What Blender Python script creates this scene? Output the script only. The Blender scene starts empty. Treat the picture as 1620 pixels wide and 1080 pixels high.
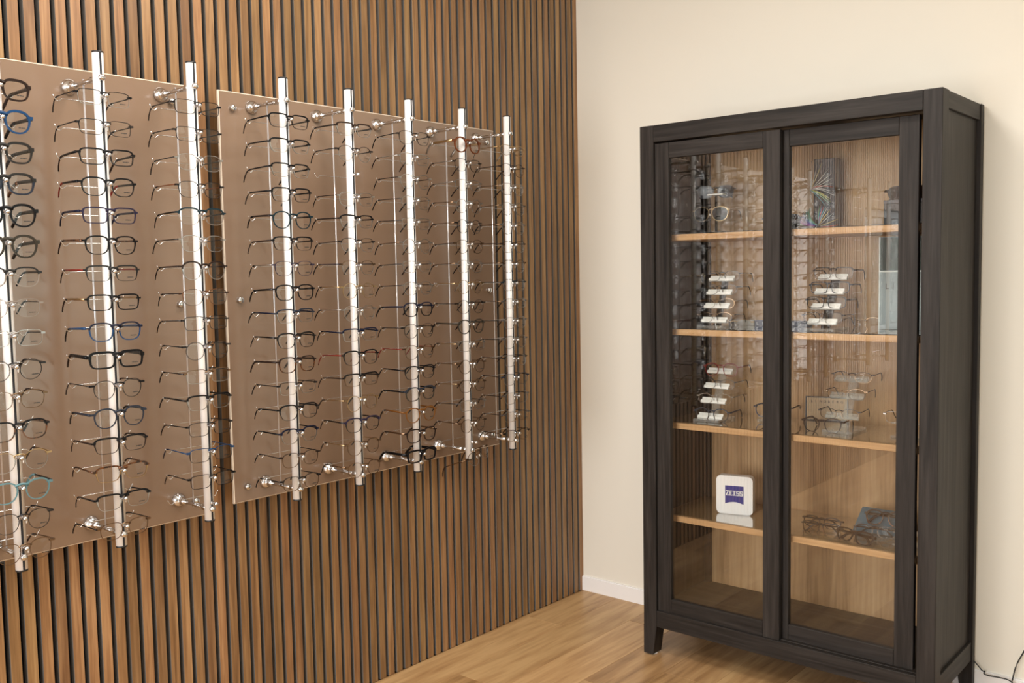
import bpy, bmesh, math, random
from mathutils import Matrix, Vector
random.seed(7)
PI = math.pi
scene = bpy.context.scene
C = scene.collection

# ------------------------------------------------------------------ camera
def make_camera():
    yaw, pit, rol, f = 0.70834, 0.07323, -0.01847, 1507.08
    fw = Vector((-math.sin(yaw)*math.cos(pit), math.cos(yaw)*math.cos(pit), -math.sin(pit)))
    r = fw.cross(Vector((0, 0, 1))).normalized()
    u = r.cross(fw)
    c, s = math.cos(rol), math.sin(rol)
    r2, u2 = c*r + s*u, -s*r + c*u
    cd = bpy.data.cameras.new('camera')
    cd.sensor_width = 36.0
    cd.lens = f/1620*36
    cd.clip_start = 0.05
    o = bpy.data.objects.new('camera', cd)
    m = Matrix((r2, u2, -fw)).transposed().to_4x4()
    m.translation = (2.533, -3.4275, 1.45)
    o.matrix_world = m
    C.objects.link(o)
    scene.camera = o
make_camera()

# ------------------------------------------------------------------ world, lights, exposure
w = bpy.data.worlds.new('world'); scene.world = w; w.use_nodes = True
bg = w.node_tree.nodes['Background']
bg.inputs[0].default_value = (0.80, 0.90, 1.0, 1); bg.inputs[1].default_value = 0.85
def area(name, loc, target, sx, sy, power, col):
    l = bpy.data.lights.new(name, 'AREA'); l.shape = 'RECTANGLE'; l.size = sx; l.size_y = sy
    l.energy = power; l.color = col
    o = bpy.data.objects.new(name, l); C.objects.link(o); o.location = loc
    o.rotation_euler = (Vector(target)-Vector(loc)).to_track_quat('-Z', 'Y').to_euler()
    return o
# daylight through the shop window behind the camera and the garden window on the right
area('daylight_shop_window', (1.45, -6.42, 1.4), (0.9, 0, 1.2), 2.3, 2.1, 180, (1.0, 0.985, 0.96))
area('daylight_garden_window', (4.32, -1.4, 1.45), (0, -1.4, 1.45), 2.0, 1.9, 13, (0.90, 1.0, 0.78))
# recessed ceiling panels
for i, (x, y) in enumerate(((0.95, -1.75), (1.05, -3.0), (3.2, -1.6), (3.2, -3.6), (2.2, -5.2))):
    area('ceiling_panel_light', (x, y, 2.735), (x, y, 0), 0.55, 0.55, (24, 30, 1.0, 9, 14)[i], (1.0, 0.95, 0.88))
vs = scene.view_settings
vs.view_transform = 'Standard'; vs.look = 'None'; vs.gamma = 1.0; vs.use_curve_mapping = False
vs.exposure = 0.0
scene.cycles.transparent_max_bounces = 32
scene.cycles.max_bounces = 10
scene.cycles.sample_clamp_indirect = 6.0
scene.cycles.use_denoising = True
scene.cycles.caustics_reflective = False
scene.cycles.caustics_refractive = False

# ------------------------------------------------------------------ materials
def nm(name):
    m = bpy.data.materials.new(name); m.use_nodes = True
    nt = m.node_tree
    return m, nt, nt.nodes['Principled BSDF'], nt.nodes, nt.links
def plain(name, col, rough=0.5, metal=0.0, coat=0.0, spec=0.5, var=0.06, scale=40):
    m, nt, p, N, L = nm(name)
    p.inputs['Roughness'].default_value = rough
    p.inputs['Metallic'].default_value = metal
    p.inputs['Coat Weight'].default_value = coat
    p.inputs['Specular IOR Level'].default_value = spec
    tc = N.new('ShaderNodeTexCoord'); nz = N.new('ShaderNodeTexNoise'); nz.inputs['Scale'].default_value = scale
    L.new(tc.outputs['Object'], nz.inputs['Vector'])
    mx = N.new('ShaderNodeMix'); mx.data_type = 'RGBA'
    a = [max(0, c*(1-var)) for c in col]; b = [min(1, c*(1+var)) for c in col]
    mx.inputs['A'].default_value = (*a, 1); mx.inputs['B'].default_value = (*b, 1)
    L.new(nz.outputs['Fac'], mx.inputs['Factor']); L.new(mx.outputs['Result'], p.inputs['Base Color'])
    return m
def wood(name, dark, mid, light, axis='Z', fine=55, rough=0.45, vary=0.3, bump=0.08, stretch=0.035, spec=0.4, coat=0.0, lo=0.3, hi=0.72, bands=0.0):
    m, nt, p, N, L = nm(name)
    tc = N.new('ShaderNodeTexCoord'); oi = N.new('ShaderNodeObjectInfo')
    add = N.new('ShaderNodeVectorMath'); add.operation = 'MULTIPLY_ADD'
    comb = N.new('ShaderNodeCombineXYZ')
    for k in range(3):
        L.new(oi.outputs['Random'], comb.inputs[k])
    L.new(comb.outputs[0], add.inputs[0]); add.inputs[1].default_value = (13.7, 27.1, 41.3)
    L.new(tc.outputs['Object'], add.inputs[2])
    mp = N.new('ShaderNodeMapping')
    sc = [1, 1, 1]; sc['XYZ'.index(axis)] = stretch
    mp.inputs['Scale'].default_value = sc
    L.new(add.outputs[0], mp.inputs['Vector'])
    n1 = N.new('ShaderNodeTexNoise'); n1.inputs['Scale'].default_value = fine; n1.inputs['Detail'].default_value = 5; n1.inputs['Distortion'].default_value = 1.2
    L.new(mp.outputs[0], n1.inputs['Vector'])
    n2 = N.new('ShaderNodeTexNoise'); n2.inputs['Scale'].default_value = fine*5; n2.inputs['Detail'].default_value = 3
    L.new(mp.outputs[0], n2.inputs['Vector'])
    mm = N.new('ShaderNodeMath'); mm.operation = 'MULTIPLY_ADD'; mm.inputs[1].default_value = 0.35
    L.new(n2.outputs['Fac'], mm.inputs[0])
    s = N.new('ShaderNodeMath'); s.operation = 'MULTIPLY'; s.inputs[1].default_value = 0.72
    L.new(n1.outputs['Fac'], s.inputs[0]); L.new(s.outputs[0], mm.inputs[2])
    last = mm.outputs[0]
    if bands:
        wv = N.new('ShaderNodeTexWave'); wv.wave_type = 'RINGS'; wv.rings_direction = axis; wv.inputs['Scale'].default_value = bands
        wv.inputs['Distortion'].default_value = 7; wv.inputs['Detail'].default_value = 2; wv.inputs['Detail Scale'].default_value = 1.4
        L.new(mp.outputs[0], wv.inputs['Vector'])
        ms = N.new('ShaderNodeMath'); ms.operation = 'MULTIPLY_ADD'; ms.inputs[1].default_value = 0.16
        sub = N.new('ShaderNodeMath'); sub.operation = 'SUBTRACT'; sub.inputs[1].default_value = 0.08
        L.new(last, sub.inputs[0]); L.new(wv.outputs['Fac'], ms.inputs[0]); L.new(sub.outputs[0], ms.inputs[2]); last = ms.outputs[0]
    rp = N.new('ShaderNodeValToRGB'); e = rp.color_ramp.elements
    e[0].position = lo; e[0].color = (*dark, 1); e[1].position = hi; e[1].color = (*light, 1)
    k = e.new((lo+hi)/2); k.color = (*mid, 1)
    L.new(last, rp.inputs['Fac'])
    hsv = N.new('ShaderNodeHueSaturation')
    mr = N.new('ShaderNodeMapRange'); mr.inputs['To Min'].default_value = 1-vary; mr.inputs['To Max'].default_value = 1+vary
    L.new(oi.outputs['Random'], mr.inputs['Value']); L.new(mr.outputs[0], hsv.inputs['Value'])
    m2 = N.new('ShaderNodeMath'); m2.operation = 'MULTIPLY'; m2.inputs[1].default_value = 7.31
    fr = N.new('ShaderNodeMath'); fr.operation = 'FRACT'
    L.new(oi.outputs['Random'], m2.inputs[0]); L.new(m2.outputs[0], fr.inputs[0])
    mh = N.new('ShaderNodeMapRange'); mh.inputs['To Min'].default_value = 0.5-0.010*vary/0.3; mh.inputs['To Max'].default_value = 0.5+0.005*vary/0.3
    L.new(fr.outputs[0], mh.inputs['Value']); L.new(mh.outputs[0], hsv.inputs['Hue'])
    L.new(rp.outputs[0], hsv.inputs['Color']); L.new(hsv.outputs[0], p.inputs['Base Color'])
    p.inputs['Roughness'].default_value = rough; p.inputs['Specular IOR Level'].default_value = spec; p.inputs['Coat Weight'].default_value = coat
    b = N.new('ShaderNodeBump'); b.inputs['Strength'].default_value = bump; b.inputs['Distance'].default_value = 0.004
    L.new(last, b.inputs['Height']); L.new(b.outputs[0], p.inputs['Normal'])
    return m
def thin_glass(name, tint=(1, 1, 1), ior=1.5, rough=0.0, boost=1.0, haze=0.0):
    m = bpy.data.materials.new(name); m.use_nodes = True
    nt = m.node_tree; N = nt.nodes; L = nt.links
    N.remove(N['Principled BSDF'])
    out = N['Material Output']
    tr = N.new('ShaderNodeBsdfTransparent'); tr.inputs[0].default_value = (*tint, 1)
    gl = N.new('ShaderNodeBsdfGlossy'); gl.inputs['Roughness'].default_value = rough; gl.inputs['Color'].default_value = (1, 1, 1, 1)
    ge = N.new('ShaderNodeNewGeometry')
    mi = N.new('ShaderNodeMapRange'); mi.inputs['To Min'].default_value = ior; mi.inputs['To Max'].default_value = 1/ior
    L.new(ge.outputs['Backfacing'], mi.inputs['Value'])
    fr = N.new('ShaderNodeFresnel'); L.new(mi.outputs[0], fr.inputs['IOR'])
    k = N.new('ShaderNodeMath'); k.operation = 'MULTIPLY'; k.inputs[1].default_value = boost; k.use_clamp = True
    L.new(fr.outputs[0], k.inputs[0])
    mx = N.new('ShaderNodeMixShader'); L.new(k.outputs[0], mx.inputs[0]); L.new(tr.outputs[0], mx.inputs[1]); L.new(gl.outputs[0], mx.inputs[2])
    last = mx
    if haze:
        df = N.new('ShaderNodeBsdfDiffuse'); df.inputs[0].default_value = (0.85, 0.87, 0.86, 1)
        last = N.new('ShaderNodeMixShader'); last.inputs[0].default_value = haze
        L.new(mx.outputs[0], last.inputs[1]); L.new(df.outputs[0], last.inputs[2])
    L.new(last.outputs[0], out.inputs['Surface'])
    return m

M = {}
M['slat'] = wood('walnut_veneer', (0.130, 0.065, 0.027), (0.245, 0.133, 0.056), (0.385, 0.232, 0.108), 'Z', fine=34, rough=0.42, vary=0.22, stretch=0.045)
M['slat_side'] = plain('slat_side_charcoal', (0.14, 0.13, 0.12), 0.7)
M['felt'] = plain('black_felt', (0.006, 0.006, 0.007), 0.95, spec=0.1)
M['wall'] = plain('cream_paint', (0.785, 0.752, 0.670), 0.75, spec=0.25, var=0.012, scale=3)
M['white_wall'] = plain('white_paint', (0.83, 0.81, 0.77), 0.8, spec=0.2, var=0.01, scale=3)
M['white_trim'] = plain('white_trim', (0.86, 0.85, 0.85), 0.4, var=0.01)
M['plank'] = wood('oak_plank', (0.27, 0.145, 0.058), (0.435, 0.255, 0.113), (0.57, 0.365, 0.175), 'Y', fine=14, rough=0.38, vary=0.06, stretch=0.10, bump=0.03, lo=0.33, hi=0.70, bands=1.1)
M['oak'] = wood('oak_panel', (0.29, 0.165, 0.075), (0.47, 0.29, 0.145), (0.58, 0.385, 0.21), 'Z', fine=22, rough=0.5, vary=0.03, stretch=0.05, bump=0.03, bands=2.2)
M['oak_shelf'] = wood('oak_shelf', (0.33, 0.185, 0.085), (0.50, 0.30, 0.145), (0.60, 0.39, 0.21), 'X', fine=24, rough=0.45, vary=0.04, stretch=0.06, bump=0.03)
M['dark_v'] = wood('dark_stained_wood_upright', (0.008, 0.0067, 0.006), (0.021, 0.0176, 0.0158), (0.038, 0.033, 0.030), 'Z', fine=30, rough=0.5, spec=0.2, vary=0.10, bump=0.10, stretch=0.05)
M['dark_h'] = wood('dark_stained_wood_rail', (0.008, 0.0067, 0.006), (0.021, 0.0176, 0.0158), (0.038, 0.033, 0.030), 'X', fine=30, rough=0.5, spec=0.2, vary=0.10, bump=0.10, stretch=0.05)
M['dark_y'] = wood('dark_stained_wood_side_rail', (0.008, 0.0067, 0.006), (0.021, 0.0176, 0.0158), (0.038, 0.033, 0.030), 'Y', fine=30, rough=0.5, spec=0.2, vary=0.08, bump=0.10, stretch=0.05)
M['track'] = plain('black_track', (0.008, 0.008, 0.009), 0.4)
M['panel'] = plain('taupe_satin_acrylic', (0.225, 0.146, 0.097), 0.2, spec=1.0, var=0.02, scale=2)
M['panel_edge'] = plain('acrylic_edge_painted_glow', (0.66, 0.57, 0.47), 0.3)  # glow along the acrylic edges and bevel put into a pale base colour
M['alu'] = plain('satin_white_aluminium', (0.93, 0.93, 0.935), 0.28, metal=0.2, var=0.01)
M['chrome'] = plain('chrome', (0.66, 0.66, 0.67), 0.06, metal=1.0, var=0.01)
M['steelwire'] = plain('bright_wire', (0.72, 0.72, 0.73), 0.15, metal=1.0, var=0.01)
M['black'] = plain('black_plastic', (0.012, 0.012, 0.013), 0.35)
M['slot'] = plain('black_slot_rubber', (0.008, 0.009, 0.014), 0.5)
M['clear_rod'] = plain('clear_acrylic_rod', (0.62, 0.61, 0.63), 0.06, spec=1.0, metal=0.5)
M['pane'] = thin_glass('door_glass', (0.985, 0.99, 0.985), 1.52, boost=1.4)
M['lens_coated'] = thin_glass('coated_lens', (0.975, 0.975, 0.97), 1.5, boost=0.1)
M['window_glass'] = thin_glass('window_glass', (0.98, 0.99, 0.98), 1.5, boost=0.4)
M['lens'] = thin_glass('demo_lens', (0.975, 0.975, 0.97), 1.5, boost=0.42)
M['shelf_glass'] = thin_glass('shelf_glass', (0.93, 0.95, 0.94), 1.6, boost=1.6)
M['acrylic'] = thin_glass('clear_acrylic', (0.93, 0.95, 0.945), 1.5, boost=1.3, haze=0.13)
M['tray_white'] = plain('white_tray_acrylic', (0.86, 0.86, 0.83), 0.25, coat=0.4, var=0.01)
M['smoke'] = thin_glass('smoke_acrylic', (0.10, 0.11, 0.12), 1.5, boost=1.2)
M['pad'] = plain('silicone_pad', (0.75, 0.72, 0.68), 0.25)
M['print'] = plain('dark_print', (0.02, 0.02, 0.02), 0.6)
M['sun_dark'] = plain('dark_sun_lens', (0.010, 0.010, 0.013), 0.12, spec=0.25)
M['sun_brown'] = thin_glass('brown_sun_lens', (0.16, 0.09, 0.05), 1.5, boost=0.35)
M['sun_grey'] = thin_glass('grey_sun_lens', (0.22, 0.24, 0.28), 1.5, boost=0.35)
M['sign_white'] = plain('white_sign', (0.88, 0.88, 0.88), 0.3, var=0.005)
M['sign_blue'] = plain('sign_blue', (0.010, 0.010, 0.20), 0.5, var=0.01)
M['slate'] = plain('slate_card', (0.055, 0.055, 0.066), 0.45)
M['slate_blue'] = plain('blue_grey_block', (0.10, 0.115, 0.16), 0.4)
M['grey_box'] = plain('pale_grey_card', (0.42, 0.40, 0.36), 0.5)
M['letter_white'] = plain('white_letter', (0.80, 0.80, 0.80), 0.5)
M['letter_black'] = plain('black_letter', (0.02, 0.022, 0.025), 0.5)
M['poster_low'] = plain('pale_blue_print', (0.33, 0.39, 0.40), 0.12, coat=0.6, var=0.25, scale=9)
M['poster_top'] = plain('dark_green_print', (0.055, 0.072, 0.065), 0.12, coat=0.6, var=0.5, scale=12)
M['poster_line'] = plain('pale_print_line', (0.70, 0.75, 0.72), 0.3)
M['sign_gold'] = plain('golden_print', (0.60, 0.43, 0.24), 0.4)
M['case_blue'] = plain('blue_leather_case', (0.045, 0.115, 0.165), 0.65, var=0.1)
M['cord'] = plain('black_cord', (0.01, 0.01, 0.011), 0.5)
M['leaf'] = plain('hedge_leaf', (0.05, 0.12, 0.025), 0.6, var=0.5, scale=25)
M['grass'] = plain('lawn', (0.10, 0.17, 0.05), 0.9, var=0.3, scale=8)
FR = {  # frame colours: (rgb, roughness, metallic)
 'black': ((0.004, 0.004, 0.005), 0.28, 0), 'gunmetal': ((0.045, 0.043, 0.045), 0.3, 1), 'silver': ((0.40, 0.39, 0.38), 0.32, 1),
 'gold': ((0.48, 0.34, 0.18), 0.3, 1), 'navy': ((0.006, 0.009, 0.026), 0.3, 0), 'blue': ((0.010, 0.045, 0.12), 0.3, 0),
 'tortoise': ((0.13, 0.045, 0.014), 0.22, 0), 'brown': ((0.019, 0.0105, 0.008), 0.3, 0), 'grey': ((0.020, 0.019, 0.018), 0.35, 0),
 'clear': ((0.22, 0.185, 0.155), 0.15, 0), 'teal': ((0.006, 0.020, 0.028), 0.3, 0), 'red': ((0.18, 0.022, 0.015), 0.3, 0),
 'purple': ((0.018, 0.014, 0.036), 0.3, 0), 'sky': ((0.11, 0.22, 0.25), 0.25, 0), 'amber': ((0.16, 0.065, 0.016), 0.2, 0),
 'orange': ((0.12, 0.034, 0.010), 0.2, 0), 'olive': ((0.032, 0.027, 0.020), 0.3, 0), 'slate': ((0.020, 0.026, 0.040), 0.35, 0), 'bronze': ((0.22, 0.145, 0.09), 0.25, 1),
}
for k, (c, r, mt) in FR.items():
    if k == 'tortoise':
        m, nt, p, N, L = nm('frame_tortoise')
        tc = N.new('ShaderNodeTexCoord'); nz = N.new('ShaderNodeTexNoise'); nz.inputs['Scale'].default_value = 130; nz.inputs['Detail'].default_value = 1
        rp = N.new('ShaderNodeValToRGB'); e = rp.color_ramp.elements
        e[0].position = 0.46; e[0].color = (0.022, 0.010, 0.006, 1); e[1].position = 0.58; e[1].color = (0.12, 0.042, 0.012, 1)
        L.new(tc.outputs['Object'], nz.inputs['Vector']); L.new(nz.outputs['Fac'], rp.inputs['Fac']); L.new(rp.outputs[0], p.inputs['Base Color'])
        p.inputs['Roughness'].default_value = r
        M['f_'+k] = m
    else:
        M['f_'+k] = plain('frame_'+k, c, r, mt, spec=0.2)

# ------------------------------------------------------------------ mesh helpers
class MB:
    def __init__(s): s.v = []; s.f = []; s.m = []; s.s = []
    def add(s, vs, fs, mi=0, smooth=False):
        o = len(s.v); s.v += [tuple(v) for v in vs]
        for f in fs: s.f.append(tuple(i+o for i in f)); s.m.append(mi); s.s.append(smooth)
    def box(s, x0, x1, y0, y1, z0, z1, mi=0):
        s.add([(x, y, z) for z in (z0, z1) for y in (y0, y1) for x in (x0, x1)],
              [(0, 2, 3, 1), (4, 5, 7, 6), (0, 1, 5, 4), (2, 6, 7, 3), (0, 4, 6, 2), (1, 3, 7, 5)], mi)
    def cbox(s, x0, x1, y0, y1, z0, z1, b=0.002, mi=0):   # chamfered box
        bm = bmesh.new()
        bmesh.ops.create_cube(bm, size=1)
        for v in bm.verts:
            v.co = Vector(((x0+x1)/2+v.co.x*(x1-x0), (y0+y1)/2+v.co.y*(y1-y0), (z0+z1)/2+v.co.z*(z1-z0)))
        bmesh.ops.bevel(bm, geom=bm.edges[:], offset=b, segments=1, affect='EDGES')
        bm.verts.index_update()
        s.add([v.co[:] for v in bm.verts], [tuple(v.index for v in f.verts) for f in bm.faces], mi)
        bm.free()
    def cyl(s, p0, p1, r0, r1=None, n=16, mi=0, caps=True):
        r1 = r0 if r1 is None else r1
        p0 = Vector(p0); p1 = Vector(p1); d = (p1-p0).normalized()
        a = Vector((0, 0, 1)) if abs(d.z) < 0.9 else Vector((1, 0, 0))
        u = d.cross(a).normalized(); v = d.cross(u)
        ring = lambda p, r: [p+(u*math.cos(2*PI*i/n)+v*math.sin(2*PI*i/n))*r for i in range(n)]
        s.add(ring(p0, r0)+ring(p1, r1), [(i, (i+1) % n, n+(i+1) % n, n+i)[::-1] for i in range(n)], mi, True)
        if caps:
            s.add(ring(p0, r0), [tuple(range(n))], mi); s.add(ring(p1, r1), [tuple(range(n))[::-1]], mi)
    def lathe(s, p0, d, prof, n=20, mi=0):                 # prof = [(distance along d, radius)]
        p0 = Vector(p0); d = Vector(d).normalized()
        a = Vector((0, 0, 1)) if abs(d.z) < 0.9 else Vector((1, 0, 0))
        u = d.cross(a).normalized(); v = d.cross(u)
        vs = [p0+d*t+(u*math.cos(2*PI*i/n)+v*math.sin(2*PI*i/n))*r for t, r in prof for i in range(n)]
        fs = [(k*n+i, k*n+(i+1) % n, (k+1)*n+(i+1) % n, (k+1)*n+i)[::-1] for k in range(len(prof)-1) for i in range(n)]
        s.add(vs, fs, mi, True)
    def tube(s, pts, r, n=6, mi=0, ry=None, up=(0, 0, 1)):  # r may be a list; ry = radius along up
        pts = [Vector(p) for p in pts]; k = len(pts); up = Vector(up)
        R = r if isinstance(r, (list, tuple)) else [r]*k
        RY = R if ry is None else (ry if isinstance(ry, (list, tuple)) else [ry]*k)
        vs = []
        for i, p in enumerate(pts):
            d = (pts[min(i+1, k-1)]-pts[max(i-1, 0)]).normalized()
            a = up if abs(d.dot(up)) < 0.95 else Vector((1, 0, 0))
            u = d.cross(a).normalized(); v = u.cross(d)
            vs += [p+u*math.cos(2*PI*j/n)*R[i]+v*math.sin(2*PI*j/n)*RY[i] for j in range(n)]
        fs = [(i*n+j, i*n+(j+1) % n, (i+1)*n+(j+1) % n, (i+1)*n+j) for i in range(k-1) for j in range(n)]
        s.add(vs, fs, mi, True)
        s.add(vs[:n], [tuple(range(n))[::-1]], mi); s.add(vs[-n:], [tuple(range(n))], mi)
    def prism(s, poly, y0, y1, mi=0, side=None):            # polygon in (x,z), extruded along y
        n = len(poly)
        s.add([(x, y0, z) for x, z in poly], [tuple(range(n))], mi)
        s.add([(x, y1, z) for x, z in poly], [tuple(range(n))[::-1]], mi)
        s.add([(x, y0, z) for x, z in poly]+[(x, y1, z) for x, z in poly], [(i, n+i, n+(i+1) % n, (i+1) % n) for i in range(n)], mi if side is None else side)
    def sphere(s, c, r, n=10, m=6, mi=0, sc=(1, 1, 1)):
        c = Vector(c)
        vs = [c+Vector((math.sin(PI*j/m)*math.cos(2*PI*i/n)*r*sc[0], math.sin(PI*j/m)*math.sin(2*PI*i/n)*r*sc[1], math.cos(PI*j/m)*r*sc[2])) for j in range(m+1) for i in range(n)]
        s.add(vs, [(j*n+i, (j+1)*n+i, (j+1)*n+(i+1) % n, j*n+(i+1) % n) for j in range(m) for i in range(n)], mi, True)
    def mesh(s, name, mats=None):
        me = bpy.data.meshes.new(name); me.from_pydata(s.v, [], s.f)
        for x in (mats or []): me.materials.append(x)
        me.polygons.foreach_set('material_index', s.m); me.polygons.foreach_set('use_smooth', s.s)
        me.update()
        bm = bmesh.new(); bm.from_mesh(me); bmesh.ops.remove_doubles(bm, verts=bm.verts, dist=1e-6)
        bmesh.ops.recalc_face_normals(bm, faces=bm.faces); bm.to_mesh(me); bm.free()
        return me
    def build(s, name, mats, parent=None, loc=(0, 0, 0)):
        if not isinstance(mats, (list, tuple)): mats = [mats]
        return link(name, s.mesh(name, mats), parent, loc)
def link(name, data, parent=None, loc=(0, 0, 0), rot=(0, 0, 0)):
    o = bpy.data.objects.new(name, data); C.objects.link(o)
    o.parent = parent; o.location = loc; o.rotation_euler = rot
    return o
def tag(o, label=None, cat=None, group=None, kind=None):
    if label: o['label'] = label
    if cat: o['category'] = cat
    if group: o['group'] = group
    if kind: o['kind'] = kind
    return o
def empty(name, loc, rot=(0, 0, 0)):
    o = link(name, None, None, loc, rot); o.empty_display_size = 0.05
    return o
def copy_tree(o, parent=None):
    c = o.copy(); C.objects.link(c); c.parent = parent
    for ch in o.children: copy_tree(ch, c)
    return c
def chbox(name, dims, mat, parent, b=0.002):
    m = MB(); m.cbox(*dims, b=b)
    return m.build(name, mat, parent)

# ------------------------------------------------------------------ the room
X1, Y0, CZ = 4.4, -6.6, 2.76
def struct(o): o['kind'] = 'structure'; return o
m = MB(); m.box(-0.15, X1+0.15, Y0-0.15, 0.15, -0.12, -0.008)
floor = struct(m.build('floor', M['grass' if False else 'plank']))
m = MB(); m.box(-0.15, X1+0.15, Y0-0.15, 0.15, CZ, CZ+0.1)
struct(m.build('ceiling', M['white_wall']))
m = MB(); m.box(-0.15, X1+0.15, 0, 0.15, -0.008, CZ)
struct(m.build('wall_back', M['wall']))
# left wall: black felt backing with a window opening far behind the camera
WY0, WY1, WZ0, WZ1 = -5.62, -4.26, 0.94, 1.86
m = MB()
m.box(-0.15, -0.022, WY1, 0, -0.008, CZ); m.box(-0.15, -0.022, Y0, WY0, -0.008, CZ)
m.box(-0.15, -0.022, WY0, WY1, -0.008, WZ0); m.box(-0.15, -0.022, WY0, WY1, WZ1, CZ)
wall_left = struct(m.build('wall_left', M['felt']))
def slat_mesh(z0, z1):
    m = MB()
    y = 0.0135
    m.add([(0, -y, z0), (0, y, z0), (0, y, z1), (0, -y, z1)], [(0, 1, 2, 3)], 0)
    m.add([(0, -y, z0), (-0.022, -y, z0), (-0.022, -y, z1), (0, -y, z1)], [(0, 1, 2, 3)], 1)
    m.add([(0, y, z0), (-0.022, y, z0), (-0.022, y, z1), (0, y, z1)], [(0, 1, 2, 3)], 1)
    m.add([(0, -y, z0), (0, y, z0), (-0.022, y, z0), (-0.022, -y, z0)], [(0, 1, 2, 3)], 1)
    m.add([(0, -y, z1), (0, y, z1), (-0.022, y, z1), (-0.022, -y, z1)], [(0, 1, 2, 3)], 1)
    return m.mesh('slat', [M['slat'], M['slat_side']])
s_full, s_low, s_top = slat_mesh(0.001, CZ-0.001), slat_mesh(0.001, WZ0), slat_mesh(WZ1, CZ-0.001)
k = 0
while True:
    y = -0.0145 - 0.04*k; k += 1
    if y < -6.5: break
    inwin = WY0-0.01 < y < WY1+0.01
    for me in ((s_low, s_top) if inwin else (s_full,)):
        link('slat', me, wall_left, (0, y, 0))
# right wall with a garden window, front wall with the shop window
def wall_hole_x(name, x0, x1, ya, yb, za, zb, mat):
    m = MB(); m.box(x0, x1, Y0, ya, -0.008, CZ); m.box(x0, x1, yb, 0, -0.008, CZ); m.box(x0, x1, ya, yb, -0.008, za); m.box(x0, x1, ya, yb, zb, CZ)
    return struct(m.build(name, mat))
wall_hole_x('wall_right', X1, X1+0.15, -2.5, -0.3, 0.5, 2.45, M['white_wall'])
m = MB(); m.box(-0.15, 0.35, Y0-0.15, Y0, -0.008, CZ); m.box(4.05, X1+0.15, Y0-0.15, Y0, -0.008, CZ)
m.box(0.35, 4.05, Y0-0.15, Y0, -0.008, 0.25); m.box(0.35, 4.05, Y0-0.15, Y0, 2.65, CZ)
struct(m.build('wall_front', M['white_wall']))
def window(name, fr, pane, nbar):
    # fr: ('x'|'y', plane, a0, a1, z0, z1)
    ax, pl, a0, a1, z0, z1 = fr
    def bx(m, u0, u1, w0, w1, t):
        if ax == 'x': m.box(pl-t, pl+t, u0, u1, w0, w1)
        else: m.box(u0, u1, pl-t, pl+t, w0, w1)
    m = MB(); e = 0.05
    bx(m, a0, a1, z0, z0+e, 0.03); bx(m, a0, a1, z1-e, z1, 0.03); bx(m, a0, a0+e, z0+e, z1-e, 0.03); bx(m, a1-e, a1, z0+e, z1-e, 0.03)
    root = struct(m.build(name, M['track']))
    for i in range(1, nbar):
        u = a0+(a1-a0)*i/nbar
        m = MB(); bx(m, u-0.025, u+0.025, z0+e, z1-e, 0.028); m.build('mullion', M['track'], root)
    for i in range(nbar):
        u0 = a0+e if i == 0 else a0+(a1-a0)*i/nbar+0.025
        u1 = a1-e if i == nbar-1 else a0+(a1-a0)*(i+1)/nbar-0.025
        m = MB(); bx(m, u0, u1, z0+e, z1-e, 0.004); m.build('pane', M[pane or 'pane'], root)
    return root
window('window_1', ('y', Y0-0.07, 0.35, 4.05, 0.25, 2.65), None, 3)
window('window_2', ('x', -0.09, WY0, WY1, WZ0, WZ1), 'window_glass', 2)
window('window_3', ('x', X1+0.07, -2.5, -0.3, 0.5, 2.45), None, 2)
# outside the left window: lawn and two shrubs
m = MB(); m.box(-9, -0.2, -12, 0, -0.3, -0.2); struct(m.build('trim_1', M['grass']))['label'] = 'lawn outside the window behind the camera'
def shrub(x, y, z, r, label):
    rnd = random.Random(int(x*100))
    bm = bmesh.new(); bmesh.ops.create_icosphere(bm, subdivisions=4, radius=r)
    for v in bm.verts:
        n = v.co.normalized()
        v.co *= 1+0.12*math.sin(9*n.x+3)*math.sin(8*n.y+1)*math.cos(7*n.z)+rnd.uniform(-0.06, 0.06)
    me = bpy.data.meshes.new('shrub'); bm.to_mesh(me); bm.free(); me.materials.append(M['leaf'])
    tag(link('shrub', me, None, (x, y, z)), label, 'shrub')
shrub(-0.95, -7.7, 0.75, 0.98, 'round green shrub outside, mirrored at the cabinet glass right edge')
shrub(-3.0, -8.2, 0.70, 0.95, 'second green shrub on the lawn, left of the nearer one')
shrub(-4.4, -10.4, 0.75, 1.05, 'larger green shrub farther out on the lawn')

# floor planks, one object each, running towards the back wall
PW, PL = 0.19, 1.25
rnd = random.Random(3)
pm_cache = {}
def plank(x0, x1, y0, y1):
    key = (round(x1-x0, 3), round(y1-y0, 3))
    if key not in pm_cache:
        a, b = (x1-x0)/2-0.0004, (y1-y0)/2-0.0004
        q = MB(); q.cbox(-a, a, -b, b, -0.008, 0, b=0.0007); pm_cache[key] = q.mesh('floor_plank', [M['plank']])
    link('floor_plank', pm_cache[key], floor, ((x0+x1)/2, (y0+y1)/2, 0))
x = 0.0; row = 0
offs = [0.42, 1.02, 0.2, 0.78, 0.55, 1.12, 0.33, 0.9]
while x < X1-0.001:
    xa, xb = x, min(X1, x+PW)
    y = 0.0; first = offs[row % 8]
    while y > Y0+0.001:
        yn = max(Y0, y-(first if y == 0 else PL))
        plank(xa, xb, yn, y); y = yn
    x = xb; row += 1
# baseboard on the back wall
m = MB(); m.box(0.0, X1, -0.010, 0, 0.0, 0.062); m.box(0.0, X1, -0.007, 0, 0.062, 0.066)
struct(m.build('baseboard_back', M['white_trim']))
m = MB(); m.box(X1-0.010, X1, Y0, -0.010, 0.0, 0.066); struct(m.build('baseboard_right', M['white_trim']))

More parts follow.
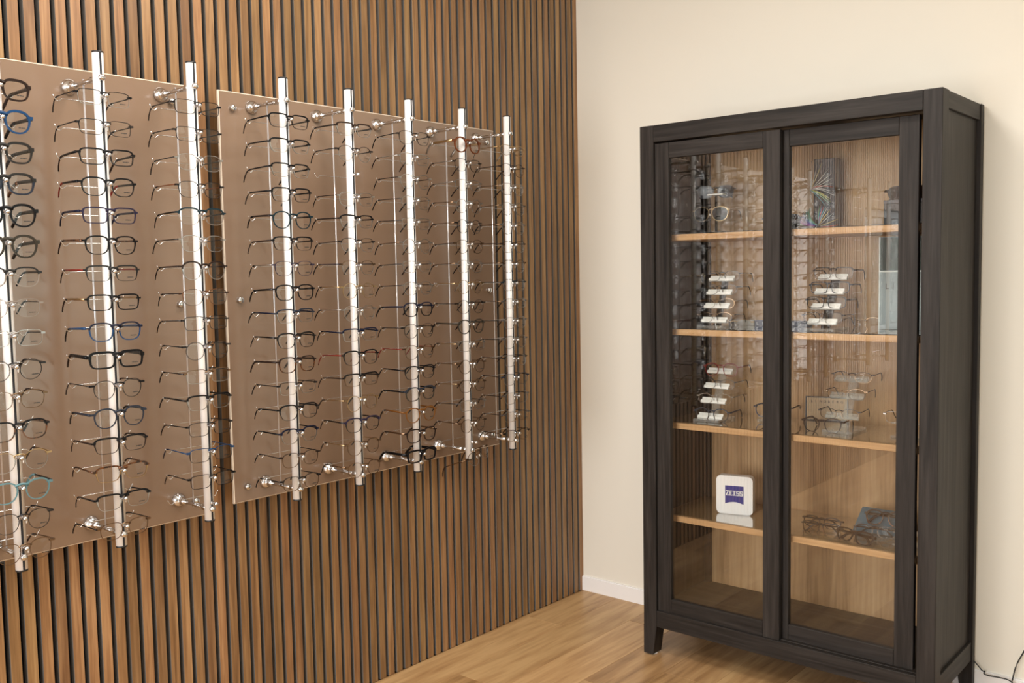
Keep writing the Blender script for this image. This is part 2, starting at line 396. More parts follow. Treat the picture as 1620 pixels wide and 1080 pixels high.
# ------------------------------------------------------------------ acrylic display panels on the slat wall
def panel(y0, y1, z0, z1, label, pts):
    r = tag(empty('acrylic_board', (0.055, (y0+y1)/2, z0)), label, 'panel', 'acrylic display panels on the slat wall')
    hy = (y1-y0)/2; h = z1-z0
    m = MB(); e = 0.0028
    q = lambda x, d: [(x, -hy+d, d), (x, hy-d, d), (x, hy-d, h-d), (x, -hy+d, h-d)]
    m.add(q(0.005, e), [(0, 1, 2, 3)], 0); m.add(q(-0.004, 0), [(3, 2, 1, 0)], 0)
    m.add(q(0.005, e)+q(0.003, 0), [(i, (i+1) % 4, 4+(i+1) % 4, 4+i) for i in range(4)], 1)
    m.add(q(0.003, 0)+q(-0.004, 0), [(i, (i+1) % 4, 4+(i+1) % 4, 4+i) for i in range(4)], 1)
    m.build('acrylic_sheet', [M['panel'], M['panel_edge']], r)
    for (py, pz) in pts:
        m = MB(); m.lathe((-0.055, 0, 0), (1, 0, 0), [(0, 0), (0, 0.007), (0.0545, 0.007), (0.0545, 0.0095), (0.070, 0.0095), (0.072, 0.008), (0.072, 0)], 16)
        m.build('standoff', M['chrome'], r, (0, py-(y0+y1)/2, pz-z0))
panel(-1.835, -0.627, 0.769, 1.994, 'taupe satin acrylic panel behind the five poles nearest the corner',
      [(-1.79, 1.945), (-1.79, 1.38), (-1.79, 0.815), (-0.675, 1.945), (-0.675, 1.38), (-0.675, 0.815)])
panel(-3.12, -1.912, 0.757, 1.992, 'taupe satin acrylic panel cut off by left edge of photo',
      [(-3.07, 1.94), (-3.07, 1.375), (-3.07, 0.805), (-1.985, 1.94), (-1.985, 1.375), (-1.965, 0.805)])

# ------------------------------------------------------------------ display poles
PX = 0.22
def pole_meshes():
    D = {}
    m = MB(); m.cyl((0, 0, 0), (0, 0, 1.229), 0.0135, n=32); D['pole'] = m.mesh('pole', [M['alu']])
    m = MB(); m.box(0.0115, 0.0139, -0.0026, 0.0026, 0, 1.229); D['slot'] = m.mesh('slot_strip', [M['slot']])
    m = MB(); m.cyl((0, 0, 0), (0, 0, 0.004), 0.0138, n=32); D['cap'] = m.mesh('end_cap', [M['black']])
    L = PX-0.0135-0.06
    m = MB(); m.cyl((0, 0, 0), (L, 0, 0), 0.0058, n=14); D['arm'] = m.mesh('arm', [M['chrome']])
    m = MB(); m.lathe((0, 0, 0), (1, 0, 0), [(0, 0), (0, 0.0205), (0.004, 0.0205), (0.010, 0.0185), (0.015, 0.0135), (0.018, 0.009), (0.026, 0.0082), (0.034, 0.0075), (0.034, 0)], 24); D['flange'] = m.mesh('flange', [M['chrome']])
    m = MB()
    m.lathe((L-0.020, 0, 0), (1, 0, 0), [(0, 0), (0, 0.007), (0.003, 0.0088), (0.018, 0.0088), (0.021, 0.007), (0.021, 0)], 16)
    D['clamp'] = m.mesh('clamp', [M['chrome']])
    m = MB()
    m.lathe((L+0.026, 0, 0), (1, 0, 0), [(0, 0), (0, 0.0080), (0.006, 0.0085), (0.010, 0.006), (0.011, 0)], 16)
    D['finial'] = m.mesh('finial', [M['chrome']])
    m = MB(); m.cyl((0, 0, 0), (0, 0, 1.155), 0.0025, n=10); D['rod'] = m.mesh('thin_rod', [M['clear_rod']])
    m = MB()
    m.lathe((0.0125, 0, 0), (1, 0, 0), [(0, 0), (0, 0.0052), (0.0045, 0.0052), (0.0055, 0.0036), (0.0205, 0.0036), (0.0205, 0.0036)], 12)
    m.sphere((0.0352, 0, 0), 0.0056, 12, 8)
    D['peg'] = m.mesh('peg', [M['chrome']])
    m = MB()
    pts = [(0, 0, 0), (0, 0.052, 0), (0, 0.058, -0.001), (0, 0.0635, -0.0065), (0, 0.0665, -0.0072), (0, 0.070, -0.0060), (0, 0.0755, 0.003), (0.001, 0.078, 0.0075)]
    pts = [(p[0], -p[1], p[2]) for p in pts[::-1]] + pts[1:]
    m.tube(pts, 0.0011, 6); D['hook'] = m.mesh('wire_hook', [M['steelwire']])
    return D
PD = pole_meshes()
N_PEG = 16
def display_pole(y, zoff, label, arms=0.06):
    z0 = 0.787+zoff
    r = tag(empty('display_pole', (PX, y, z0)), label, 'display pole', 'eyeglass display poles on the slat wall')
    link('pole', PD['pole'], r); link('slot_strip', PD['slot'], r)
    link('end_cap', PD['cap'], r, (0, 0, 1.229)); link('end_cap', PD['cap'], r, (0, 0, -0.004))
    for za in (1.955-0.787, 0.818-0.787):
        a = link('arm', PD['arm'], r, (0.06-PX, 0, za))
        link('flange', PD['flange'], a); link('clamp', PD['clamp'], a); link('finial', PD['finial'], a)
    link('thin_rod', PD['rod'], r, (0.14-PX, 0, 0.022))
    return r
def pegs(r, zs):
    for z in zs:
        link('peg', PD['peg'], r, (0, 0, z-r.location.z)); link('wire_hook', PD['hook'], r, (0.14-PX, 0, z-r.location.z+0.001))

# ------------------------------------------------------------------ eyeglasses
def outline(shape, N=30):
    a, b, n, tp, drop = {
     'rectangular': (0.0275, 0.0175, 4.2, 0.05, 0), 'square': (0.0265, 0.0205, 3.6, 0.07, 0), 'soft square': (0.0265, 0.0205, 2.8, 0.09, 0),
     'round': (0.0245, 0.0230, 2.1, 0.0, 0), 'panto': (0.0250, 0.0225, 2.3, 0.10, 0), 'half-rim': (0.0275, 0.0180, 3.8, 0.10, 0),
     'oval': (0.0270, 0.0180, 2.3, 0.03, 0), 'aviator': (0.0290, 0.0250, 2.4, 0.12, 0), 'cat-eye': (0.0275, 0.0190, 2.6, 0.14, 0.003)}[shape]
    P = []
    for i in range(N):
        t = 2*PI*i/N
        c, s = math.cos(t), math.sin(t)
        y = a*math.copysign(abs(c)**(2/n), c); z = b*math.copysign(abs(s)**(2/n), s)
        y *= 1+tp*z/b
        P.append((y, z))
    return P, a, b
LC = 0.0365     # lens centre offset
HY = 0.0722     # hinge offset
def wrap(y): return -1.15*y*y
GM = {}
def glasses_meshes(shape, kind):
    key = (shape, kind)
    if key in GM: return GM[key]
    P, a, b = outline(shape); n = len(P)
    thick = kind == 'thick'
    wt, wb, dp = {'thick': (0.0055, 0.0038, 0.0042), 'medium': (0.0036, 0.0023, 0.0030), 'thin': (0.0015, 0.0011, 0.0018), 'brow': (0.0040, 0.0011, 0.0026)}[kind]
    zc = -0.5*b-0.001          # lens centre below the bridge contact point
    m = MB()
    for sgn in (-1, 1):
        vs = []; cols = []
        for i, (y, z) in enumerate(P):
            p0, p1 = P[i-1], P[(i+1) % n]
            ty, tz = p1[0]-p0[0], p1[1]-p0[1]; l = math.hypot(ty, tz); ny, nz = tz/l, -ty/l
            q = min(1, max(0, (z/b+0.25)/0.6)); wd = wb+(wt-wb)*q
            for (rr, xx) in ((0, 0), (wd, 0), (wd, -dp), (0, -dp)):
                yy = (y+ny*rr)*sgn+LC*sgn
                vs.append((xx+dp/2+wrap(yy), yy, z+nz*rr+zc))
            cols.append(0 if z/b > 0.12 else 1)
        for i in range(n):
            j = (i+1) % n
            m.add([vs[4*i+k] for k in range(4)]+[vs[4*j+k] for k in range(4)], [(k, (k+1) % 4, 4+(k+1) % 4, 4+k) for k in range(4)], cols[i] if cols[i] == cols[j] else 1, False)
        # end piece
        ye = (LC+a)*sgn; ze = zc+0.55*b
        h = 0.0040 if thick else 0.0022
        ya, yb = sorted((ye-0.001*sgn, HY*sgn)); xa = wrap(HY)
        m.box(xa-0.006, xa+0.0022, ya, yb, ze-h, ze+h, 0)
    yb_ = LC-a+0.0015; rb = {'thick': 0.0034, 'medium': 0.0024, 'thin': 0.0015, 'brow': 0.0023}[kind]
    zb = zc+0.5*b+0.001
    m.tube([(0.0005, yb_*t, zb+rb+0.003*(1-t*t)) for t in (-1.15, -0.8, -0.4, 0, 0.4, 0.8, 1.15)], rb, 6, 0, ry=rb*1.25)
    front = m.mesh('front_frame')
    m.__init__()
    lens = MB(); pts = [(0.0003+wrap(y+LC)+0.0012*(1-(y/a)**2), y, z) for y, z in P]
    lens.add([(0.0003+wrap(LC)+0.0014, 0, 0)]+pts, [(0, i+1, (i+1) % n+1) for i in range(n)], 0, True)
    lens.add([(x-0.0012, y, z) for x, y, z in [(0.0003+wrap(LC)+0.0014, 0, 0)]+pts], [(0, (i+1) % n+1, i+1) for i in range(n)], 0, True)
    le = lens.mesh('lens', [M['lens']])
    pr = MB(); xx = wrap(LC+0.012)+0.0022
    for i, wdt in enumerate((0.0022, 0.0017, 0.0024, 0.0017, 0.0022)):
        y0 = 0.0015+i*0.0030; pr.box(xx-0.0004-0.06*(y0+0.006)**2, xx+0.0006, y0, y0+wdt, -0.58*b, -0.58*b+0.0021)
    prm = pr.mesh('lens_print', [M['print']])
    th, tw = {'thick': (0.0044, 0.0020), 'medium': (0.0029, 0.0016), 'thin': (0.0014, 0.0010), 'brow': (0.0022, 0.0013)}[kind]
    T = {}
    for sgn in (-1, 1):
        x0 = wrap(HY)-0.003; z0 = zc+0.55*b
        P1 = [(x0, HY*sgn, z0), (x0-0.03, HY*sgn, z0), (x0-0.07, (HY-0.001)*sgn, z0-0.0005), (x0-0.092, (HY-0.002)*sgn, z0-0.001)]
        P2 = [(x0-0.090, (HY-0.002)*sgn, z0-0.001), (x0-0.102, (HY-0.003)*sgn, z0-0.0025), (x0-0.112, (HY-0.004)*sgn, z0-0.0085), (x0-0.124, (HY-0.006)*sgn, z0-0.021), (x0-0.133, (HY-0.009)*sgn, z0-0.033)]
        q = MB(); q.tube(P1, tw, 6, 0, ry=[th*1.2, th*1.1, th, th]); a1 = q.mesh('temple')
        t2 = max(th, 0.0022); q = MB(); q.tube(P2, [max(tw, 0.0013)*1.15]*5, 6, 0, ry=[t2, t2, t2*1.05, t2*1.15, t2*0.9]); a2 = q.mesh('temple_tip')
        q = MB()
        q.tube([(-0.001, (LC-a+0.001)*sgn, zc+0.12*b), (-0.005, (LC-a-0.0015)*sgn, zc+0.05*b), (-0.0065, (LC-a-0.002)*sgn, zc-0.02*b)], 0.0006, 5, 0)
        q.sphere((-0.0068, (LC-a-0.0024)*sgn, zc-0.10*b), 0.0042, 8, 6, 1, (0.45, 0.45, 1.25)); a3 = q.mesh('nose_pad')
        T[sgn] = (a1, a2, a3)
    GM[key] = (front, le, prm, T, zc)
    return GM[key]
def setmat(o, i, mat):
    while len(o.data.materials) <= i: o.data.materials.append(None)
    o.material_slots[i].link = 'OBJECT'; o.material_slots[i].material = mat
def eyeglasses(loc, rot, shape, kind, top, low, tem, tip, label, group, lens='lens', prints=True, folded=False, name='eyeglasses', cat='eyeglasses'):
    front, le, prm, T, zc = glasses_meshes(shape, kind)
    r = tag(empty(name, loc, rot), label, cat, group)
    fo = link('front_frame', front, r); setmat(fo, 0, M['f_'+top]); setmat(fo, 1, M['f_'+low])
    for sgn in (-1, 1):
        l = link('lens', le, r, (0, LC*sgn, zc), (0, 0, 0))
        if sgn < 0: l.scale = (1, -1, 1)
        if lens != 'lens':
            setmat(l, 0, M[lens])
        elif prints and sgn > 0:
            link('lens_print', prm, l)
        a1, a2, a3 = T[sgn]
        if folded:
            x0, yh = wrap(HY)-0.004, HY*sgn
            ang = sgn*PI/2*0.97
            t = link('temple', a1, r)
            mt = Matrix.Translation((x0-0.004*(1 if sgn > 0 else 2.2), yh, 0)) @ Matrix.Rotation(ang, 4, 'Z') @ Matrix.Translation((-x0, -yh, 0))
            t.matrix_basis = mt
        else:
            t = link('temple', a1, r)
        setmat(t, 0, M['f_'+tem])
        tp = link('temple_tip', a2, t); setmat(tp, 0, M['f_'+tip])
        if kind in ('thin', 'brow'):
            p = link('nose_pad', a3, r); setmat(p, 0, M['f_silver']); setmat(p, 1, M['pad'])
    return r
ORD = ['first', 'second', 'third', 'fourth', 'fifth', 'sixth', 'seventh', 'eighth', 'ninth', 'tenth', 'eleventh', 'twelfth', 'thirteenth', 'fourteenth', 'fifteenth', 'sixteenth']
SH = {'r': 'rectangular', 's': 'square', 'q': 'soft square', 'o': 'round', 'p': 'panto', 'h': 'half-rim', 'v': 'oval', 'c': 'cat-eye'}
KD = {'T': 'thick', 'm': 'medium', 't': 'thin', 'b': 'brow'}
CN = {'sky': 'light blue', 'slate': 'blue-grey', 'teal': 'dark teal', 'clear': 'clear beige', 'orange': 'orange-brown', 'tortoise': 'tortoiseshell'}
# one entry per peg from the top: shape+kind, top colour, lower colour, temple, tip   ('-' = empty peg)
ROWS = {
 'R': ['qT brown brown brown brown', 'pT blue blue black black', 'qT grey grey grey grey', 'qT grey slate grey tortoise', 'pT black black black black', 'pT olive olive grey grey', 'qm grey clear gunmetal black',
       'qt clear clear gunmetal black', 'rt silver silver gunmetal black', 'ot gunmetal gunmetal gunmetal black', 'qt bronze bronze bronze brown', 'qm black tortoise tortoise black', 'pt gold silver gold brown', 'pm sky sky gunmetal sky',
       'pt gunmetal gunmetal gunmetal black', 'pt bronze bronze bronze brown'],
 'A': ['rt black silver black black', 'rt gunmetal gunmetal black black', 'rm black gunmetal black brown', 'qm black gunmetal black red', 'rm purple purple navy navy', 'qm black black tortoise brown', 'rb grey gunmetal red brown',
       'rm black black gold brown', 'qm navy blue blue black', 'rT black black black brown', 'pt black gunmetal gunmetal brown', 'pm slate slate slate black', 'hb black brown brown brown', 'hb tortoise gold tortoise brown',
       'hb black silver black black', 'qt bronze bronze black black'],
 'B': ['rt black black black black', 'rt gunmetal gunmetal black black', 'qt silver silver grey black', 'qt gunmetal gunmetal orange black', 'qb teal clear gunmetal black', 'qt silver silver gunmetal black', 'pb brown silver brown black',
       'qt tortoise tortoise brown black', 'rt gunmetal gunmetal gunmetal brown', 'ot gunmetal gunmetal black black', 'rt bronze silver gunmetal black', 'hb black silver black black', 'rt gunmetal gunmetal black brown', 'rt blue gunmetal blue navy',
       'rt black black black brown', '-'],
 'C': ['hb black black black black', 'hb black silver black black', 'hb black silver black black', 'hb black gunmetal black black', 'pm teal teal brown black', 'hb black brown brown brown', 'qt purple purple silver black', 'qm black black gunmetal black',
       'hb slate silver navy black', 'qb gunmetal gunmetal gunmetal black', 'qm brown tortoise brown brown', 'rt black silver black black', 'qb black gunmetal black black', 'qb navy silver black black', 'qt brown bronze black black', 'qt black bronze black black'],
 'D': ['hb brown silver black black', 'pt black silver black black', '-', 'qt silver silver brown black', 'hb black silver brown black', 'qt gunmetal silver brown black', 'qt bronze silver navy black', 'ot gold gold gold brown', 'pt silver silver silver brown', 'rb navy silver navy black',
       'qb black gunmetal red red', 'rb black bronze brown brown', 'ot gold gold gold brown', 'qb purple gunmetal gunmetal brown', 'pt bronze bronze gold brown', 'pt bronze bronze bronze black'],
 'E': ['qt gunmetal gunmetal black black', 'rt silver silver silver brown', 'pt silver silver brown black', 'qt silver silver brown black', 'rt silver silver gunmetal black', 'ot silver silver bronze black', 'rt silver silver gunmetal brown', 'qt silver silver brown brown',
       'qm navy black navy black', 'pt gunmetal gunmetal brown brown', 'pt bronze bronze red red', 'qb black gunmetal black black', 'qm slate olive black black', 'pm amber amber amber brown', 'qm brown brown bronze brown', 'rT black black black black'],
 'F': ['oT orange orange gold silver', 'qt gunmetal gunmetal silver brown', 'rt silver silver silver brown', 'ot silver silver bronze brown', 'ot gunmetal gunmetal bronze brown', 'pt bronze bronze brown brown', 'qt silver silver bronze brown', 'ot gold gold gold silver',
       'ot gunmetal gunmetal brown brown', 'pm olive olive olive brown', 'rt silver silver gold brown', 'ot bronze bronze bronze brown', 'qt bronze bronze gold brown', 'rt silver silver gunmetal brown', 'pt bronze bronze bronze brown', '-'],
 'G': ['vt gold gold gold silver', 'pt brown bronze brown brown', 'qt clear silver bronze brown', 'ot silver silver bronze brown', 'pt silver silver bronze black', 'qt brown silver brown brown', 'pt bronze silver bronze brown', 'qt teal silver brown black',
       'rt silver silver bronze brown', 'qt silver silver gunmetal brown', 'pt silver silver gunmetal brown', 'qt gunmetal silver brown brown', 'qt slate silver brown brown', 'qt silver silver brown brown', 'rt silver gold brown brown', 'qt gunmetal gold bronze brown'],
}
POLES = [('R', -2.515, -0.013, 'leftmost pole'), ('A', -2.2705, -0.013, 'second pole from left'), ('B', -2.017, 0.0, 'third pole from left'), ('C', -1.7235, 0, 'fourth pole from left'),
         ('D', -1.481, 0, 'fifth pole from left'), ('E', -1.228, 0, 'sixth pole from left'), ('F', -0.9735, 0, 'seventh pole from left'), ('G', -0.734, 0, 'eighth pole, nearest the corner')]
PLAB = ['leftmost bright metal eyeglass pole, upper half cut by the photo edge', 'second bright metal eyeglass pole from left, on the left panel', 'third bright metal eyeglass pole from left, at left panel edge',
        'fourth bright metal eyeglass pole from left, first on right panel', 'fifth bright metal eyeglass pole from left, with one empty peg', 'sixth bright metal eyeglass pole from left on the slat wall',
        'seventh bright metal eyeglass pole, with eyeglasses dangling below', 'eighth bright metal eyeglass pole, closest to the room corner']
rg = random.Random(21)
def fill(code, y, zt, zb, pname, rows, r):
    zs = [zt+(zb-zt)*i/15 for i in range(16)]
    pegs(r, zs)
    for i, sp in enumerate(rows):
        if sp == '-': continue
        sk, top, low, tem, tip = sp.split()
        shape, kind = SH[sk[0]], KD[sk[1]]
        pit = math.radians(rg.uniform(-1.6, 2.2)); yawr = math.radians(rg.uniform(-3, 3))
        if pname:
            c = CN.get(top, top)
            kw = {'T': 'thick ', 'm': '', 't': 'thin ', 'b': ''}[sk[1]]
            sw = {'b': 'browline'}.get(sk[1], shape) if sk[0] != 'h' else 'half-rim'
            lab = f"{kw}{c} {sw} eyeglasses on {ORD[i]} peg down, {pname}"
            grp = 'eyeglasses on the wall display poles'
        else:
            lab = f"{CN.get(top, top)} eyeglasses on {ORD[i]} peg down, {'ninth' if y > -2.9 else 'tenth'} pole, only mirrored in cabinet glass"; grp = 'eyeglasses mirrored in the cabinet glass'
        eyeglasses((PX+0.0265, y, zs[i]+0.0042), (0, pit, yawr), shape, kind, top, low, tem, tip, lab, grp)
for i, (c, y, zo, pn) in enumerate(POLES):
    r = display_pole(y, zo, PLAB[i])
    zt, zb = {'R': (1.889, 0.829), 'A': (1.8955, 0.828), 'B': (1.902, 0.835)}.get(c, (1.8975, 0.8475))
    fill(c, y, zt, zb, pn, ROWS[c], r)
for y, src, od in ((-2.765, 'A', 'nearer'), (-3.01, 'B', 'farther')):
    r = display_pole(y, -0.013, f'{od} filled eyeglass pole left of the photo, mirrored in cabinet glass')
    rr = list(ROWS[src]); rg.shuffle(rr); rr = [q for q in rr if q != '-']
    fill('x', y, 1.893, 0.829, None, rr, r)
for y, od in ((-3.72, 'nearer'), (-4.08, 'farther')):
    r = display_pole(y, 0.0, f'{od} of two bare eyeglass poles mirrored in right cabinet door')
    for a in r.children:
        if a.name.startswith('arm'): a.location.x = 0.0-PX; a.scale = (1.41, 1, 1)
    pegs(r, [1.8975-0.07*i for i in range(16)])
# the pair dangling under the seventh pole
eyeglasses((PX+0.036, -0.966, 0.812), (0.22, math.radians(-19), 0.12), 'panto', 'thin', 'bronze', 'silver', 'bronze', 'brown',
           'thin bronze eyeglasses dangling crooked below the seventh pole from left', 'eyeglasses on the wall display poles')

# ------------------------------------------------------------------ the glass-door cabinet
CX0, CX1, CYF, CYB, CH = 0.612, 1.660, -0.450, -0.012, 1.965
cab = tag(empty('display_cabinet', ((CX0+CX1)/2, (CYF+CYB)/2, 0)), 'tall dark-stained wooden cabinet with sliding glass doors by cream wall', 'cabinet')
OX, OY = (CX0+CX1)/2, (CYF+CYB)/2
def cb(name, x0, x1, y0, y1, z0, z1, mat, parent=cab, b=0.0015, off=None):
    ox, oy, oz = (OX, OY, 0) if off is None else off
    m = MB(); m.cbox(x0-ox, x1-ox, y0-oy, y1-oy, z0-oz, z1-oz, b=b)
    return m.build(name, mat, parent)
def post(x0, x1, y0, y1, inner):
    m = MB(); m.cbox(x0-OX, x1-OX, y0-OY, y1-OY, 0.113, CH, b=0.0015)
    # tapered foot
    xa, xb = (x0, x1-0.016) if inner > 0 else (x0+0.016, x1)
    m.add([(x0-OX, y0-OY, 0.115), (x1-OX, y0-OY, 0.115), (x1-OX, y1-OY, 0.115), (x0-OX, y1-OY, 0.115),
           (xa-OX, y0-OY, 0.006), (xb-OX, y0-OY, 0.006), (xb-OX, y1-OY, 0.006), (xa-OX, y1-OY, 0.006)],
          [(0, 1, 5, 4), (1, 2, 6, 5), (2, 3, 7, 6), (3, 0, 4, 7), (4, 5, 6, 7)], 0)
    o = m.build('post', M['dark_v'], cab)
    g = MB(); g.cyl(((xa+xb)/2-OX+0.004*inner, (y0+y1)/2-OY, 0), ((xa+xb)/2-OX+0.004*inner, (y0+y1)/2-OY, 0.006), 0.016, n=16); g.build('foot_glide', M['white_trim'], o)
PWD, PDP = 0.056, 0.058
post(CX0, CX0+PWD, CYF, CYF+PDP, 1); post(CX1-PWD, CX1, CYF, CYF+PDP, -1)
post(CX0, CX0+PWD, CYB-0.030, CYB, 1); post(CX1-PWD, CX1, CYB-0.030, CYB, -1)
cb('top_rail', CX0+PWD+.0006, CX1-PWD-.0006, CYF, CYF+0.022, 1.905, CH, M['dark_h'])
cb('apron', CX0+PWD+.0006, CX1-PWD-.0006, CYF, CYF+0.022, 0.115, 0.177, M['dark_h'])
for xa, xb in ((CX0+0.004, CX0+0.024), (CX1-0.024, CX1-0.004)):
    cb('side_rail', xa, xb, CYF+PDP+.0006, CYB-0.030-.0006, 1.913, CH, M['dark_y'])
    cb('side_rail', xa, xb, CYF+PDP+.0006, CYB-0.030-.0006, 0.105, 0.170, M['dark_y'])
IX0, IX1 = 0.642, 1.630
cb('side_panel', IX0-0.016, IX0, CYF+0.05, CYB-0.02, 0.165, 1.915, M['dark_v'])
cb('side_panel', IX1, IX1+0.016, CYF+0.05, CYB-0.02, 0.165, 1.915, M['dark_v'])
cb('back_panel', IX0-0.01, IX1+0.01, CYB-0.012, CYB-0.002, 0.12, 1.95, M['oak'])
cb('bottom_board', IX0-0.01, IX1+0.01, CYF+0.023, CYB-0.013, 0.155, 0.178, M['dark_h'])
cb('top_board', IX0-0.01, IX1+0.01, CYF+0.023, CYB-0.013, 1.94, 1.962, M['dark_h'])
cb('sliding_track', CX0+PWD, CX1-PWD, CYF+0.0225, CYF+0.075, 1.906, 1.938, M['track'])
SHZ = [1.563, 1.216, 0.868, 0.517]
for z in SHZ:
    s = cb('shelf', IX0, IX1, -0.372, CYB-0.013, z-0.011, z+0.011, M['oak_shelf'])
    m = MB(); m.cbox(IX0+0.004-OX, IX1-0.004-OX, -0.362-OY, CYB-0.02-OY, z+0.0112, z+0.0142, b=0.0006); m.build('glass_plate', M['shelf_glass'], s)
TOP = [z+0.0145 for z in SHZ]
def door(x0, x1, yf, sl, sr, name='sliding_door'):
    d = link(name, None, cab, (x0-OX, yf-OY, 0.176)); d.empty_display_size = 0.05
    W = x1-x0; Hh = 1.900-0.176
    def q(nm_, a, b2, c, e, mat):
        m = MB(); m.cbox(a, b2, 0, 0.022, c, e, b=0.0014); return m.build(nm_, mat, d)
    q('stile', 0, sl, 0, Hh, M['dark_v']); q('stile', W-sr, W, 0, Hh, M['dark_v'])
    q('door_rail', sl+.0005, W-sr-.0005, Hh-0.055, Hh, M['dark_h']); q('door_rail', sl+.0005, W-sr-.0005, 0, 0.053, M['dark_h'])
    m = MB(); m.box(sl-0.004, W-sr+0.004, 0.009, 0.013, 0.049, Hh-0.051); m.build('glass_pane', M['pane'], d)
    return d
door(0.669, 1.149, CYF+0.0105, 0.056, 0.060)
door(1.108, 1.582, CYF+0.040, 0.060, 0.060)

# ------------------------------------------------------------------ things in the cabinet
def text_mesh(txt, size, spacing, mat, depth=0.0006, font_scale=(1, 1)):
    cu = bpy.data.curves.new('lettering', 'FONT'); cu.body = txt; cu.size = size; cu.space_character = spacing; cu.extrude = depth
    cu.align_x = 'LEFT'
    t = bpy.data.objects.new('lettering', cu)
    C.objects.link(t)
    dg = bpy.context.evaluated_depsgraph_get()
    me = bpy.data.meshes.new_from_object(t.evaluated_get(dg))
    bpy.data.objects.remove(t)
    me.materials.clear(); me.materials.append(mat)
    return me
FR_CAM = -PI/2      # local +x to world -y
GCAB = 'eyeglasses inside the glass cabinet'
def tray_stand(x, yb, zs, ys, zbase, label, tray='tray_white', column='smoke', base='acrylic', w=0.10, cw=0.022, rot=0.0):
    r = tag(empty('eyeglass_stand', (x, yb, zbase), (0, 0, rot)), label, 'display stand', 'eyeglass stands inside the cabinet')
    chbox('base', (-0.052, 0.052, -0.075, 0.06, 0.0, 0.009), M[base], r, 0.001)
    H = zs[0]-zbase
    m = MB()
    y_top, y_bot = ys[0]-yb+0.022, ys[-1]-yb+0.020
    c2 = cw/2
    m.add([(-c2, y_bot-0.004, 0.009), (c2, y_bot-0.004, 0.009), (c2, y_bot+0.008, 0.009), (-c2, y_bot+0.008, 0.009),
           (-c2, y_top-0.004, H), (c2, y_top-0.004, H), (c2, y_top+0.008, H), (-c2, y_top+0.008, H)],
          [(0, 1, 2, 3), (4, 5, 6, 7), (0, 1, 5, 4), (1, 2, 6, 5), (2, 3, 7, 6), (3, 0, 4, 7)])
    m.build('column', M[column], r)
    for z, y in zip(zs, ys):
        m = MB(); m.cbox(-w/2, w/2, -0.004, -0.001, -0.012, 0.011, b=0.0006)   # upright back plate
        t = m.build('tray', M[tray], r, (0, y-yb, z-zbase)); t.rotation_euler = (math.radians(-24), 0, 0)
        m = MB(); m.cbox(-w/2-0.001, w/2+0.001, -0.012, -0.004, -0.013, -0.001, b=0.0012); m.build('lip', M[tray], t)
    return r
def lay(x, y, z, shape, kind, cols, label, yaw=0.0, pitch=0.0, **kw):
    top, low, tem, tip = cols.split()
    kw.setdefault('lens', 'lens_coated')
    return eyeglasses((x, y, z), (0, pitch, FR_CAM+yaw), shape, kind, top, low, tem, tip, label, GCAB, prints=False, **kw)
# --- top shelf, left door
r = tag(empty('eyeglass_stand', (0.785, -0.215, TOP[0])), 'two-tier clear stand with thin dark post holding sunglasses, top shelf', 'display stand', 'eyeglass stands inside the cabinet')
chbox('base', (-0.045, 0.045, -0.03, 0.05, 0, 0.006), M['acrylic'], r, 0.001)
chbox('column', (-0.004, 0.004, 0.012, 0.020, 0.006, 0.140), M['smoke'], r, 0.0008)
t = chbox('tray', (-0.05, 0.05, -0.028, 0.028, 0.140, 0.145), M['tray_white'], r, 0.001); t.rotation_euler = (0, 0, 0)
chbox('bracket', (-0.012, 0.012, -0.012, 0.012, 0.070, 0.074), M['acrylic'], r, 0.001)
lay(0.800, -0.232, TOP[0]+0.163, 'soft square', 'medium', 'black black gold black', 'black square sunglasses with gold temples on the stand top tier, top shelf', yaw=0.35, lens='sun_dark', folded=True, name='sunglasses', cat='sunglasses')
lay(0.785, -0.243, TOP[0]+0.0845, 'aviator', 'thin', 'gold gold gold black', 'gold aviator sunglasses with gradient dark lenses under the top tray', yaw=0.1, lens='sun_grey', name='sunglasses', cat='sunglasses')
lay(1.045, -0.20, TOP[0]+0.045, 'aviator', 'thin', 'gunmetal gunmetal gunmetal black', 'dark grey sunglasses partly hidden by the middle door stile, top shelf', yaw=0.2, lens='sun_grey', name='sunglasses', cat='sunglasses')
# --- top shelf, right door: dark box with the coloured fibre spray
r = tag(empty('display_box', (1.173, -0.115, TOP[0])), 'dark slate box standing behind the coloured fibre spray, top shelf', 'box')
chbox('carton', (-0.036, 0.040, -0.025, 0.03, 0, 0.248), M['slate'], r, 0.001)
chbox('front_card', (-0.034, 0.038, -0.0262, -0.0252, 0.05, 0.246), M['slate'], r, 0.0003)
r = tag(empty('fibre_spray', (1.172, -0.175, TOP[0])), 'spray of fine rainbow-coloured fibres in front of dark box, top shelf', 'ornament')
chbox('holder', (-0.012, 0.014, -0.010, 0.010, 0, 0.014), M['black'], r, 0.001)
m = MB(); m.tube([(0.001, 0, 0.013), (-0.006, 0, 0.05), (-0.026, 0, 0.100), (-0.033, 0, 0.139)], 0.0013, 6); m.build('stem', M['acrylic'], r)
SC = {}
def strand_mat(c):
    k = tuple(round(q, 2) for q in c)
    if k not in SC: SC[k] = plain('fibre_strand', c, 0.25, coat=0.4)
    return SC[k]
import colorsys
def strand(p0, p1, bend, col, rr=0.0013):
    p0 = Vector(p0); p1 = Vector(p1); d = p1-p0; nrm = Vector((-d.z, 0, d.x))
    pts = [p0+d*t+nrm*bend*4*t*(1-t)*0.25+Vector((0, -0.02*math.sin(PI*t), 0)) for t in (0, .2, .4, .6, .8, 1)]
    q = MB(); q.tube(pts, [rr, rr, rr, rr, rr*0.9, rr*0.5], 4); q.build('strand', strand_mat(col), r)
